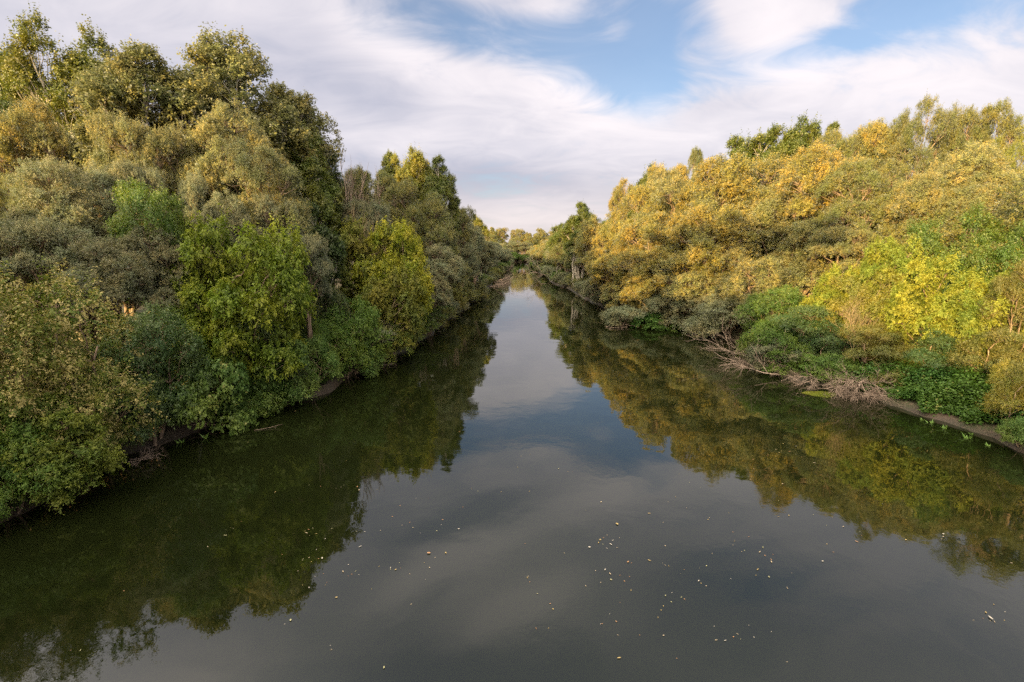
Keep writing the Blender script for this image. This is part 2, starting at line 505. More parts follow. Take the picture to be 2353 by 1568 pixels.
protos('broom', (25,), H=25, W=11, zc=0.70, zr=0.30, n_lobe=36, lobe=0.24, zst=2.4, n_sub=12, sub=0.42,
       n_spray=20, n_leaf=12, spray=0.7, leaf=(0.17, 0.14), mat=M['poplar'], bark=M['palebark'], zmin=-0.7, droop=0.3, upb=1.0,
       trunk_r=0.26, stems=7, fork=0.2, blunt=1, shoots=500, fan=8.0)
protos('ash', (61, 62), H=8, W=7, zc=0.5, zr=0.5, n_lobe=18, lobe=0.32, zst=0.8, n_sub=12, sub=0.45,
       n_spray=20, n_leaf=13, spray=0.6, leaf=(0.15, 0.055), mat=M['ash'], bark=M['bark'], zmin=-0.8, droop=0.4, upb=0.35,
       trunk_r=0.15, stems=3, fork=0.15)
protos('shrub', (71, 72, 73), H=4, W=5, zc=0.38, zr=0.60, n_lobe=16, lobe=0.34, zst=0.8, n_sub=11, sub=0.46,
       n_spray=16, n_leaf=11, spray=0.42, leaf=(0.12, 0.055), mat=M['herb'], bark=M['bark'], zmin=-0.5, droop=0.4, upb=0.35,
       trunk_r=0.07, stems=6, fork=0.1)
protos('silvershrub', (81, 82), H=4, W=5, zc=0.42, zr=0.56, n_lobe=16, lobe=0.33, zst=0.8, n_sub=11, sub=0.46,
       n_spray=18, n_leaf=11, spray=0.45, leaf=(0.13, 0.045), mat=M['willow'], bark=M['bark'], zmin=-0.5, droop=0.3, upb=0.4,
       trunk_r=0.07, stems=6, fork=0.1)
protos('vine', (91, 92), H=3, W=5, zc=0.30, zr=0.62, n_lobe=18, lobe=0.32, zst=0.7, n_sub=11, sub=0.46,
       n_spray=16, n_leaf=10, spray=0.35, leaf=(0.13, 0.12), mat=M['herb'], bark=M['bark'], zmin=-0.3, droop=0.7, upb=0.1,
       trunk_r=0.05, stems=5, fork=0.1, outward=1.2)

protos('tall', (95, 96), H=30, W=9, zc=0.92, zr=0.05, n_lobe=12, lobe=0.32, zst=0.5, n_sub=14, sub=0.4,
       n_spray=16, n_leaf=10, spray=0.6, leaf=(0.2, 0.12), mat=M['poplar'], bark=M['bark'], zmin=-0.8, trunk_r=0.3, stems=1, fork=0.8)  # thin high crown on a bare stem, shaped to cast a narrow shadow
KINDNAME = dict(tall='added_shade_tree', broom='poplar_tree', willow='willow_tree', openwillow='willow_tree', poplar='poplar_tree', white='white_poplar_tree', maple='maple_tree',
                seedmaple='maple_tree', ash='ash_tree', shrub='shrub', silvershrub='willow_shrub', vine='vine_thicket')
KINDCAT = dict(shrub='shrub', silvershrub='shrub', vine='shrub')
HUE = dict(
    silver=(0.190, 0.212, 0.140), grey=(0.155, 0.172, 0.112), gold=(0.285, 0.245, 0.062), goldgrey=(0.250, 0.240, 0.092),  # gold and goldgrey: warm sunlight put into the willow colour
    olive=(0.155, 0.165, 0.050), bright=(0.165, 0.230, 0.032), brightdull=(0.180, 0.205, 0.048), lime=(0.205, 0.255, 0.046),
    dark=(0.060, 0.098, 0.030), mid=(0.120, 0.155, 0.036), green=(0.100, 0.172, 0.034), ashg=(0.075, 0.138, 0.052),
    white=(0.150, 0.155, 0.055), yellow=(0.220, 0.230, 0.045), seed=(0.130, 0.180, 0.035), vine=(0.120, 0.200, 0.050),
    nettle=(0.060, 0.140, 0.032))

# ------------------------------------------------------------------ the river and its banks
LB = [(-200, -20), (-40, -19), (8, -18), (15, -17.2), (20, -16.9), (24, -15.7), (29.5, -11.9), (36, -10.6), (47, -8.8), (86, -6.6), (105, -6.8), (120, -4.9), (140, -5.6), (160, -3.6), (185, -4.2), (200, -2.6), (225, -3.2), (250, -1.6), (290, -1.2), (312, 1)]
RB = [(-200, 26), (-40, 25), (10, 24), (20.5, 22.9), (28, 22.3), (33, 19.2), (38, 20.2), (46, 21.8), (52, 21.2), (58, 18.5), (66, 15.6), (75, 14), (93, 12.8), (110, 12.6), (125, 10.4), (137, 10.4), (160, 11.4), (180, 9.8), (200, 10.4), (230, 9.6), (250, 10.8), (290, 11), (312, 9)]


def lx(y): return float(np.interp(y, [p[0] for p in LB], [p[1] for p in LB])) + 0.35 * math.sin(y * 0.9) * (1 if y < 90 else 0.3)
def rx(y): return float(np.interp(y, [p[0] for p in RB], [p[1] for p in RB])) + (0.35 * math.sin(y * 0.8 + 2) + 0.13 * math.sin(y * 2.9) + 0.06 * math.sin(y * 7.1)) * (1 if y < 90 else 0.3)


def prof(d):   # height of the bank d metres inland of the waterline
    return float(np.interp(d, [-6, -2, -0.8, 0, 0.35, 1.0, 2.2, 5, 15, 60, 400], [-2.6, -1.3, -0.5, 0.0, 0.28, 0.52, 0.95, 1.35, 1.7, 2.0, 2.0]))


def ground_z(x, y):
    l, r = lx(y), rx(y)
    d = max(l - x, x - r)
    if y > 312: d = max(d, (y - 312) * 0.7)
    return prof(d) + (0.12 * math.sin(x * 1.3 + y * 0.7) * math.sin(y * 1.1 - x * 0.4) if d > 0.6 else 0.0)


def build_ground():
    ys = list(np.arange(-200, -10, 10)) + list(np.arange(-10, 100, 0.75)) + list(np.arange(100, 330, 4)) + [340, 380, 450, 600, 900, 1500, 3000]
    offs = [2500, 900, 300, 120, 60, 40, 26, 18, 13, 10, 8, 6.5, 5.2, 4.2, 3.4, 2.7, 2.2, 1.7, 1.3, 1.0, 0.7, 0.5, 0.35, 0.2, 0.0, -0.4, -0.8, -2, -5]
    V = []; F = []
    rng = random.Random(5)
    for y in ys:
        l, r = lx(min(y, 312)), rx(min(y, 312))
        row = [l - o for o in offs] + [(l + r) / 2] + [r + o for o in reversed(offs)]
        if y > 312: row = [l - o for o in offs if o >= 0] + [l + 0.1] * (2 * 4 + 1) + [r + o for o in reversed(offs) if o >= 0]
        row = sorted(row)
        for x in row:
            z = ground_z(x, y)
            if 0.1 < z < 1.2: z += rng.uniform(-0.05, 0.07)
            V.append((x, y, z))
    nc = len(offs) * 2 + 1
    for i in range(len(ys) - 1):
        for j in range(nc - 1):
            a = i * nc + j
            F.append((a, a + 1, a + nc + 1, a + nc))
    g = mesh_obj('ground', V, F, M['ground'], smooth=True)
    tag(g, kind='structure')


build_ground()
wv = []; wf = []
ysw = list(np.arange(-200, 330, 10))
for i, y in enumerate(ysw):
    wv += [(-45, y, 0), (45, y, 0)]
for i in range(len(ysw) - 1): wf.append((2 * i, 2 * i + 1, 2 * i + 3, 2 * i + 2))
tag(mesh_obj('river_water', wv, wf, M['water']), kind='structure')

# ------------------------------------------------------------------ placing trees
VMAX = dict(seedmaple=2.0, ash=1.6, shrub=1.5, silvershrub=1.5, vine=1.5, willow=1.0, openwillow=1.1, poplar=1.15, white=1.15, maple=1.35)
PRNG = random.Random(7)
COUNT = {}


def plant(kind, px, ptop, pw, Yd, hue, label=None, group=None, var=None, rot=None, hmul=1.0, tilt=(0, 0), cv=1.0):
    ps = PROTO[kind]
    k = COUNT.get(kind, 0); COUNT[kind] = k + 1
    pr = ps[(k if var is None else var) % len(ps)]
    x, y, z = at(px, ptop, Yd)
    wd = at(px + pw / 2, ptop, Yd)[0] - at(px - pw / 2, ptop, Yd)[0]
    return put(kind, pr, x, y, z, wd, hue, label, group, rot, tilt, cv)


def put(kind, pr, x, y, ztop, wd, hue, label, group=None, rot=None, tilt=(0, 0), cv=1.0):
    l, r = lx(min(y, 312)), rx(min(y, 312))
    xb = x
    if y < 312:
        if x < (l + r) / 2: xb = min(x, l - 0.3)
        else: xb = max(x, r + 0.3)
    gz = ground_z(xb, y) - 0.08
    h = max(ztop - gz, 1.0)
    e = bpy.data.objects.new(KINDNAME[kind], None); COL.objects.link(e)
    e.location = (xb, y, gz)
    e.empty_display_size = 0.5
    rr = PRNG.uniform(0, 6.283) if rot is None else rot
    sh = wd / pr['W']
    sv = min(max(h / pr['H'], 0.75 * sh), VMAX.get(kind, 1.1) * sh)
    lift = (h - sv * pr['H']) / sv            # a taller stem under the same crown
    if lift > 0.5 * pr['H']:
        sv = h / (1.5 * pr['H']); lift = 0.5 * pr['H']
    e.scale = (sh, sh, sv)
    # lean the crown over the water when the root had to stay on the bank
    ty = tilt[0] + math.atan2((x - xb) * 0.8, h)
    e.rotation_mode = 'XYZ'
    q = (Vector((0, 0, 1)).rotation_difference(Vector((math.sin(ty), tilt[1], 1)).normalized())).to_matrix() @ __import__('mathutils').Matrix.Rotation(rr, 3, 'Z')
    e.rotation_euler = q.to_euler()
    tag(e, label, KINDCAT.get(kind, 'tree'), group)
    c0 = HUE[hue] if isinstance(hue, str) else hue
    v = PRNG.uniform(0.9, 1.1) * cv; g = PRNG.uniform(-0.04, 0.04)
    for part in ('trunk', 'crown'):
        o = bpy.data.objects.new(part, pr[part]); COL.objects.link(o); o.parent = e; o.location = (0, 0, lift)
        if part == 'crown':
            o.color = (c0[0] * v * (1 + g), c0[1] * v, c0[2] * v * (1 - g), 1)
    return e


#@@TREES@@
LEFT = [
    # kind, px, top, width, distance, colour, label
    ('poplar', 15, 112, 130, 44, 'dark', 'dark green poplar cut by the left edge, beside the tallest poplar'),
    ('broom', 150, 60, 235, 42, (0.145, 0.165, 0.036), 'tallest poplar with several leaning stems, near the left edge'),
    ('poplar', 130, 330, 220, 38, 'dark', 'deep green tree below the tallest poplar, behind the golden willow'),
    ('white', 325, 118, 270, 36, 'white', 'white poplar with glinting leaves, between the tallest poplar and the airy one'),
    ('white', 515, 94, 270, 41.5, 'white', 'airy white poplar with sky showing through its pointed top'),
    ('white', 655, 205, 200, 46, 'white', 'poplar on the skyline slope, right of the airy white poplar'),
    ('poplar', 728, 330, 110, 50, 'dark', 'dark poplar ending the tall left skyline, drooping toward the lower woods'),
    ('poplar', 690, 300, 150, 44, 'mid', 'dark green poplar with sunlit patches under the sloping skyline'),
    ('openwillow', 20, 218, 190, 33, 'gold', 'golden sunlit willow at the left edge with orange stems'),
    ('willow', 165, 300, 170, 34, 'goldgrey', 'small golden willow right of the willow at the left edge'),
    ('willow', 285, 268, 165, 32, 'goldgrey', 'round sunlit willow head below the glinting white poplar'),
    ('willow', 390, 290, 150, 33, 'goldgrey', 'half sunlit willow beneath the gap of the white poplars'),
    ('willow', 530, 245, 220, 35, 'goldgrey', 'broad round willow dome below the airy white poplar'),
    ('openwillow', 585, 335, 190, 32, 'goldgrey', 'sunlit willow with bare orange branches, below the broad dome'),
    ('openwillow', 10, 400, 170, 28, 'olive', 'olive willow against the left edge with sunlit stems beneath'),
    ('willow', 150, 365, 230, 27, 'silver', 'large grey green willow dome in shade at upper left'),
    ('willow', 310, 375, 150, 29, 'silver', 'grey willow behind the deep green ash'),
    ('ash', 352, 420, 190, 26, 'green', 'deep green ash between two grey willows'),
    ('willow', 440, 397, 110, 30, 'silver', 'small grey willow head beside the ash'),
    ('willow', 515, 445, 150, 29, 'silver', 'rounded grey willow above the bright green maple'),
    ('willow', 620, 452, 130, 31, 'silver', 'rounded grey willow up behind the right side of the bright maple'),
    ('poplar', 715, 470, 120, 38, 'dark', 'dark poplar with silvery leaf backs between the two bright maples'),
    ('willow', 95, 505, 190, 24, 'silver', 'silvery willow mound above the tan seeded maple'),
    ('willow', 235, 545, 220, 23.5, 'grey', 'dull grey willow in the middle of the shaded left bank'),
    ('willow', 345, 520, 190, 25, 'grey', 'brownish grey willow touching the bright green maple'),
    ('willow', 575, 505, 140, 31, 'silver', 'grey willow peeping over the bright green maple'),
    ('willow', 695, 540, 120, 30.5, 'silver', 'tall narrow grey willow right of the bright green maple'),
    ('ash', 720, 620, 140, 34, 'dark', 'dark green tree in deep shade between the two bright maples'),
    ('ash', 590, 690, 200, 27, 'dark', 'dark green undergrowth tree beneath the bright green maple'),
    ('maple', 555, 505, 300, 26.5, 'bright', 'bright green maple with upright shoots on the left bank'),
    ('maple', 470, 640, 190, 25, 'bright', 'smaller bright maple joined to the lower left of the big one'),
    ('maple', 860, 505, 210, 43, 'brightdull', 'yellow green maple, its crown behind the lit one over the water'),
    ('maple', 935, 515, 190, 41, (0.215, 0.262, 0.036), 'yellow green maple leaning out over the water'),
    ('maple', 945, 605, 165, 38, 'brightdull', 'paler round maple drooping to the water below the yellow green one'),
    ('seedmaple', 95, 610, 430, 18.5, 'seed', 'sparse maple hung with tan seed bunches in the left foreground'),
    ('seedmaple', -60, 640, 330, 16.5, 'seed', 'tan seeded maple cut by the left edge'),
    ('seedmaple', 215, 800, 260, 17.5, 'seed', 'low branchy maple leaning over the near left water'),
    ('ash', 345, 695, 230, 21.5, 'ashg', 'blue green ash right of the tan seeded maple'),
    ('ash', 300, 850, 200, 20, 'ashg', 'low dark ash reaching the water right of the tan seeded maple'),
    ('shrub', 80, 950, 260, 15.5, 'green', 'low green bush at the foot of the tan seeded maple'),
    ('shrub', -40, 1010, 220, 14.2, 'green', 'dark bush overhanging the water at the left edge'),
    ('vine', 500, 805, 190, 23.5, 'vine', 'pale flowering vine mound between the ash and the green shrub'),
    ('shrub', 650, 760, 200, 27, 'vine', 'broad fresh green shrub overhanging the water left of the centre'),
    ('shrub', 600, 745, 110, 27.5, (0.14, 0.085, 0.05), 'reddish brown withered bush behind the fresh green shrub'),
    ('vine', 585, 860, 160, 26, 'green', 'green bush spilling to the waterline under the fresh green shrub'),
    ('shrub', 700, 775, 130, 29.0, 'vine', 'rounded green bush at the right end of the fresh green shrub, overhanging the water'),
    ('shrub', 560, 840, 150, 25.5, 'vine', 'light green bush between the flowering vine mound and the fresh green shrub'),
    ('shrub', 740, 735, 110, 31.5, 'green', 'dark green bush in the shade right of the rounded overhanging bush'),
    ('maple', 170, 900, 290, 16.4, 'seed', 'low green maple sapling spreading over the near left water'),
    ('shrub', 800, 690, 170, 33.5, 'green', 'green bush between the fresh shrub and the yellow maple'),
    ('shrub', 845, 760, 130, 34, 'vine', 'low bush trailing in the water below the yellow maple'),
    ('shrub', 905, 720, 120, 38, 'seed', 'dull green bush under the drooping maple'),
    # behind the second maple
    ('openwillow', 775, 385, 150, 52, 'olive', 'olive willow behind the bare tree'),
    ('openwillow', 850, 395, 150, 56, 'olive', 'brownish willow between the bare tree and the yellow poplar'),
    ('poplar', 905, 352, 80, 64, 'yellow', 'yellowing poplar, left of the three crowns on the middle skyline'),
    ('poplar', 955, 345, 95, 62, 'yellow', 'yellowing poplar, tallest of the three crowns on the middle skyline'),
    ('poplar', 1005, 362, 85, 60, 'mid', 'dark edged poplar, right of the three crowns on the middle skyline'),
    ('willow', 930, 415, 120, 54, 'olive', 'olive willow below the yellowing poplars'),
    ('willow', 990, 445, 110, 56, 'olive', 'feathery willow below the dark edged poplar'),
    ('willow', 830, 455, 130, 47, 'grey', 'dull willow straight above the yellow green maple'),
    ('willow', 1020, 520, 100, 54, 'olive', 'willow with a tan tinged head right of the yellow maple'),
    ('willow', 1035, 560, 110, 50, 'silver', 'grey willow column right of the yellow maple'),
    ('willow', 1030, 620, 90, 47.5, 'silver', 'lower grey willow drooping to the water by the yellow maple'),
    ('willow', 1060, 590, 80, 56, 'olive', 'olive willow leaning over the water beyond the grey column'),
    ('willow', 1050, 475, 90, 66, 'olive', 'willow on the sloping skyline past the dark edged poplar'),
    ('poplar', 1040, 465, 45, 78, 'mid', 'thin grey green poplar standing on the sloping skyline'),
    ('willow', 1075, 500, 90, 74, 'silver', 'willow below the sloping skyline, left of the far green poplar'),
    ('poplar', 1098, 498, 55, 92, 'yellow', 'small sunlit green poplar on the left skyline near the river end'),
    ('willow', 1085, 560, 80, 70, 'silver', 'grey willow above the driftwood piles'),
    ('willow', 1115, 545, 75, 84, 'grey', 'dark grey willow past the driftwood piles'),
]
for row in LEFT:
    plant(*row)

RIGHT = [
    ('poplar', 1335, 468, 85, 100, 'mid', 'green poplar on the right skyline nearest the river end'),
    ('poplar', 1288, 515, 50, 125, 'mid', 'distant green poplar at the low end of the right skyline'),
    ('openwillow', 1440, 415, 75, 88, 'gold', 'twin topped thin willow on the golden skyline'),
    ('poplar', 1505, 385, 100, 82, 'mid', 'green poplar rising behind the golden willows, left one'),
    ('openwillow', 1540, 378, 110, 76, 'gold', 'golden willow just right of the left green poplar'),
    ('openwillow', 1600, 343, 60, 70, 'olive', 'thin willow top poking above the golden skyline'),
    ('poplar', 1690, 320, 130, 70, 'mid', 'dark green poplar behind the big golden willow'),
    ('poplar', 1780, 292, 140, 67, 'mid', 'green poplar in the middle of the right skyline row'),
    ('poplar', 1850, 276, 110, 66, 'mid', 'tallest green poplar of the right skyline row'),
    ('poplar', 1915, 285, 80, 66, 'mid', 'last green poplar of the right skyline row'),
    ('openwillow', 1400, 490, 130, 78, 'gold', 'golden willow at the upstream end of the sunlit bank'),
    ('openwillow', 1390, 560, 130, 68, 'gold', 'low golden willow leaning out over the river bend'),
    ('openwillow', 1480, 430, 160, 72, 'gold', 'golden willow below the twin topped one'),
    ('openwillow', 1580, 390, 190, 66, 'goldgrey', 'tall golden willow left of the widest one'),
    ('openwillow', 1700, 360, 260, 60, 'gold', 'widest golden willow in the middle of the sunlit bank'),
    ('openwillow', 1520, 490, 200, 62, 'gold', 'golden willow with dark shade band, left of centre on the sunlit bank'),
    ('openwillow', 1800, 420, 220, 54, 'goldgrey', 'pale golden willow with forked limbs, right of the widest'),
    ('openwillow', 1660, 470, 220, 55, 'gold', 'golden willow below the widest, its middle in shadow'),
    ('openwillow', 1850, 510, 200, 48, 'goldgrey', 'pale willow with an exposed sunlit trunk'),
    ('willow', 1945, 520, 140, 43, 'goldgrey', 'pale rounded willow crossed by a curved shadow'),
    ('openwillow', 1750, 560, 180, 49, 'goldgrey', 'willow with sunlit stems beside the curved shadow'),
    ('willow', 1610, 575, 180, 54, 'goldgrey', 'willow in half shade low on the sunlit bank'),
    ('willow', 1480, 600, 150, 60, 'gold', 'low golden willow overhanging the cove'),
    ('willow', 1350, 620, 100, 72, 'grey', 'grey willow in shade drooping to the water at the river bend'),
    ('willow', 1410, 640, 100, 66, 'goldgrey', 'pale willow touching the water above the leafy spit'),
    ('openwillow', 1960, 295, 150, 56, 'olive', 'olive gold willow under the last green poplar'),
    ('openwillow', 2010, 285, 140, 54, 'gold', 'fine leaved golden willow on the skyline left of the round topped trees'),
    ('openwillow', 2125, 236, 125, 50, 'olive', 'round topped tall willow standing above the right skyline'),
    ('openwillow', 2215, 250, 110, 50, 'olive', 'round topped willow right of the tallest one'),
    ('openwillow', 2275, 240, 120, 48, 'olive', 'ragged willow, third of the tall ones on the right skyline'),
    ('openwillow', 2350, 290, 120, 46, 'yellow', 'yellowish tree cut by the right edge on the skyline'),
    ('openwillow', 1890, 340, 190, 50, 'gold', 'golden willow between the poplar row and the dark gap'),
    ('openwillow', 1990, 370, 170, 45, 'olive', 'open olive gold willow left of the dark gap'),
    ('openwillow', 2210, 330, 210, 42, 'goldgrey', 'wide sunlit willow below the two tall round topped ones'),
    ('openwillow', 2130, 400, 150, 40, 'goldgrey', 'smaller sunlit willow with a bent trunk right of the dark gap'),
    ('openwillow', 2300, 400, 200, 38, 'goldgrey', 'sunlit willow by the right edge with a long slanting limb'),
    ('ash', 2190, 480, 190, 35, 'green', 'deep green tree under the willow with the bent trunk'),
    ('ash', 2310, 510, 180, 32, 'green', 'green ash with sunlit sprays near the right edge'),
    ('maple', 2060, 545, 130, 36, 'lime', 'yellow green maple right of the pale rounded willow'),
    ('maple', 2170, 590, 190, 31, 'lime', 'brightest yellow green maple on the right bank'),
    ('maple', 2290, 625, 190, 28.5, 'lime', 'green maple between the brightest one and the right edge'),
    ('ash', 2000, 620, 160, 35, 'yellow', 'yellowish small tree behind the tan bare bush'),
    ('maple', 1930, 610, 120, 38, 'lime', 'slender yellow green maple left of the tan bare bush'),
    ('ash', 2350, 600, 120, 27, 'olive', 'feathery willow like tree at the right edge in sun'),
    ('ash', 1790, 655, 150, 42, 'green', 'green ash below the willow with sunlit stems'),
    ('willow', 1560, 640, 170, 56, 'grey', 'dark grey willow in shade behind the leafy spit'),
    ('willow', 1700, 640, 170, 50, 'grey', 'shaded grey willow above the bare soil bank'),
    ('silvershrub', 1640, 680, 150, 49, 'silver', 'silvery bush hanging over the bare soil bank'),
    ('silvershrub', 1735, 690, 60, 46.5, 'grey', 'small dull silvery bush at the head of the soil bank'),
    ('ash', 1840, 700, 170, 36.5, 'ashg', 'blue green tree left of the tan bare bush'),
    ('shrub', 1790, 740, 140, 36, 'green', 'fresh green shrub above the driftwood tangle'),
    ('silvershrub', 1760, 780, 110, 35, 'grey', 'grey green shrub dipping over the left end of the tangle'),
    ('ash', 1910, 760, 130, 34, 'ashg', 'dark feathery shrub between the tangle and the tan bare bush'),
    ('shrub', 2080, 760, 150, 31.5, 'olive', 'olive shrub right of the tan bare bush'),
    ('ash', 2190, 745, 170, 29, 'ashg', 'blue green broad leaved bush in shade on the right bank'),
    ('ash', 2310, 740, 160, 26.5, 'olive', 'dull olive willow bush in shade near the right edge'),
    ('shrub', 2120, 835, 170, 29.5, 'olive', 'low dull shrub between the tangle and the nettles'),
    ('shrub', 1880, 840, 110, 33, 'green', 'small green bush growing through the driftwood tangle'),
    ('shrub', 1815, 800, 120, 34.5, 'green', 'green bush over the left part of the driftwood tangle'),
    ('shrub', 1925, 815, 120, 32, 'vine', 'fresh green bush over the middle of the driftwood tangle'),
    ('ash', 2010, 745, 120, 31.5, 'olive', 'olive green bush growing in front of the taller tan bare bush'),
    ('shrub', 2035, 860, 90, 29.5, 'olive', 'dull bush between the tangle and the nettles, nearest the water'),
    ('shrub', 1960, 850, 100, 31, 'green', 'green bush at the right end of the driftwood tangle'),
    ('ash', 2345, 835, 110, 22.5, 'yellow', 'sunlit yellow green bush at the right edge'),
    ('shrub', 2350, 960, 90, 20.8, 'vine', 'pale green bush at the right edge beside the muddy shore'),
]
for row in RIGHT:
    plant(*row)

# leafy spit
def place_low(kind, x, y, h, wd, hue, label, group=None, zoff=0.0, wide=None):
    ps = PROTO[kind]; k = COUNT.get(kind, 0); COUNT[kind] = k + 1
    pr = ps[k % len(ps)]
    e = bpy.data.objects.new(KINDNAME[kind], None); COL.objects.link(e)
    e.location = (x, y, max(ground_z(x, y), -0.15) - 0.05 + zoff); e.rotation_euler = (0, 0, PRNG.uniform(0, 6.28))
    e.scale = (wd / pr['W'], wd / pr['W'], h / pr['H'])
    tag(e, label, KINDCAT.get(kind, 'tree'), group)
    for part in ('trunk', 'crown'):
        o = bpy.data.objects.new(part, pr[part]); COL.objects.link(o); o.parent = e
        if part == 'crown': o.color = (*HUE[hue], 1)
    return e


for (px, py, h, wd, kind, hue, lab) in [
    (1430, 752, 2.6, 4.2, 'silvershrub', 'silver', 'silver grey bush at the tip of the leafy spit'),
    (1500, 752, 1.8, 4.6, 'vine', 'nettle', 'low creeper mat on the spit next to the silver bush'),
    (1545, 735, 4.2, 6.0, 'vine', 'green', 'heaped green creeper covering the middle of the spit'),
    (1560, 758, 0.9, 2.4, 'vine', 'vine', 'tiny bright creeper patch where the spit meets the cove'),
    (1680, 745, 2.6, 4.0, 'vine', 'nettle', 'dark green creeper mound above the bare soil bank'),
]:
    x, y = on_water(px, py)
    place_low(kind, x, y, h, wd, hue, lab)

for i, (px, py, h, wd, kind, hue, lab) in enumerate([
    (725, 905, 1.9, 3.4, 'shrub', 'green', 'low bush at the waterline directly under the rounded overhanging bush'),
    (668, 932, 1.7, 3.2, 'shrub', 'vine', 'low bush dipping in the water under the fresh green shrub'),
    (600, 950, 1.5, 2.8, 'vine', 'vine', 'pale creeper at the waterline left of the low dipping bush'),
    (540, 966, 1.4, 2.8, 'vine', 'vine', 'pale flowering creeper at the waterline below the vine mound'),
    (770, 880, 1.6, 3.0, 'shrub', 'green', 'low dark bush at the waterline right of the rounded overhanging bush'),
    (820, 855, 1.8, 3.4, 'shrub', 'green', 'low bush at the waterline left of the bare trailing branch'),
    (1690, 800, 0.9, 1.6, 'shrub', 'green', 'small green tuft on the bare soil bank'),
    (1745, 835, 1.8, 3.0, 'silvershrub', 'grey', 'grey bush behind the fan of bare twigs'),
]):
    x, y = on_water(px, py)
    place_low(kind, x - 0.6 if x < 0 else x + 1.0, y + 0.3, h, wd, hue, lab)

# far trees along both banks up to the bend, and the woods behind
rng = random.Random(21)
FAR = []
for y in np.arange(84, 300, 7.0):
    for side in (-1, 1):
        for k, d in enumerate((3.2, 9.5, 17)):
            xx = (lx(y) - d) if side < 0 else (rx(y) + d)
            yy = y + rng.uniform(-2.5, 2.5)
            h = rng.uniform(8, 11) + k * 2.6
            if side < 0 and y > 200: h *= 0.85
            FAR.append((xx + rng.uniform(-1.0, 1.0), yy, h, rng.uniform(7.5, 9.5) if k == 0 else rng.uniform(9, 12), side, k))
for x, y, h, wd, side, k in FAR:
    kind = 'willow' if rng.random() < 0.75 else 'poplar'
    if y > 100: h *= 0.88
    if kind == 'poplar': wd *= 0.65; h *= 1.12
    hue = rng.choice(['silver', 'grey', 'olive', 'silver']) if side < 0 else rng.choice(['gold', 'olive', 'goldgrey', 'silver'])
    if kind == 'poplar': hue = 'mid'
    side_t = 'left' if side < 0 else 'right'
    row_t = ('lining the water', 'second row back from the water', 'tall, behind the waterside row')[k]
    nm = 'willow' if kind == 'willow' else 'poplar'
    put(kind, PROTO[kind][rng.randrange(len(PROTO[kind]))], x, y, h + 1.3, wd, hue,
        f'distant {nm} {row_t} on the {side_t} bank toward the river end', f'distant {nm}s on the {side_t} bank, {row_t}')
for side, y0, y1 in ((-1, 36, 312), (1, 60, 312)):
    y = y0
    while y < y1:
        d = rng.uniform(-0.1, 0.9) * (-1 if side < 0 else 1)
        x = lx(y) - 0.8 + d if side < 0 else rx(y) + 0.8 + d
        kind = rng.choice(['silvershrub', 'shrub', 'silvershrub'])
        sz = rng.uniform(3.0, 4.6)
        put(kind, PROTO[kind][rng.randrange(2)], x, y, sz * rng.uniform(0.7, 1.0), sz * 1.3, rng.choice(['silver', 'grey', 'green', 'olive']),
            'waterside bush trailing in the river along the %s bank, beyond the %s' % (('left', 'bright maples') if side < 0 else ('right', 'leafy spit')),
            'waterside bushes of the %s bank' % ('left' if side < 0 else 'right'))
        y += 3.2 if y < 90 else 4.2
# across the head of the reach
for i, x in enumerate(np.arange(-75, 100, 8.5)):
    for k, (y, h) in enumerate(((319, 11), (332, 16), (350, 20.5))):
        kind = 'willow' if (i + k) % 3 else 'poplar'
        put(kind, PROTO[kind][rng.randrange(3)], x + rng.uniform(-3, 3), y + rng.uniform(-3, 3), h + rng.uniform(-1.5, 2.5), rng.uniform(9, 13),
            ('silver', 'olive', 'goldgrey')[k], ('grey tree at the waterside across the river end', 'tree in the middle rows across the river end', 'sunlit tree of the hindmost row across the river end')[k],
            ('waterside trees across the river end', 'middle trees across the river end', 'hindmost trees across the river end')[k])
for i in range(9):
    put('shrub', PROTO['shrub'][i % 3], -7 + i * 3.2 + rng.uniform(-1, 1), 313.5 + rng.uniform(-1, 1), rng.uniform(5, 7), 6, 'green',
        'green bush at the water across the river end', 'bushes across the river end')
# wood behind the near banks (seen in the gaps between the crowns)
for side, bx in ((-1, -30), (1, 36)):
    for y in np.arange(22, 82, 6.5):
        for k in range(3):
            x = bx + side * (k * 8 + rng.uniform(-2, 2))
            if side < 0: x += (y - 22) * 0.17
            else: x -= (y - 22) * 0.12
            h = (13 if y < 60 else 15) + rng.uniform(-1.5, 1.5)
            put('willow', PROTO['willow'][rng.randrange(4)], x, y + rng.uniform(-2, 2), h, rng.uniform(8, 11), 'olive',
                'willow of the dense wood behind the front trees of the %s bank' % ('left' if side < 0 else 'right'),
                'wood behind the %s bank' % ('left' if side < 0 else 'right'))
for i in range(14):  # out of view, added to stop sun streaks on the near left water
    put('shrub', PROTO['shrub'][i % 3], -21 - (i % 3) * 1.5, -44 + i * 4.2, 6.5 + (i % 2) * 1.5, 7.0, 'green', 'unseen bush added on the left bank to block low sun from the water', 'unseen bushes added to block low sun')
for x, y, h, wd in ((-24.5, -14, 27, 8), (-29, -10, 27.5, 8), (-33, -6, 27, 7), (-43, -16, 27, 8), (-48, -12, 27, 8)):  # out of view, added to throw the shadow band across the right bank
    put('tall', PROTO['tall'][int(x) % 2], x, y, h, wd, 'mid', 'unseen slim stemmed tree added on the left bank to cast a shadow band', 'unseen trees added for the shadow band')
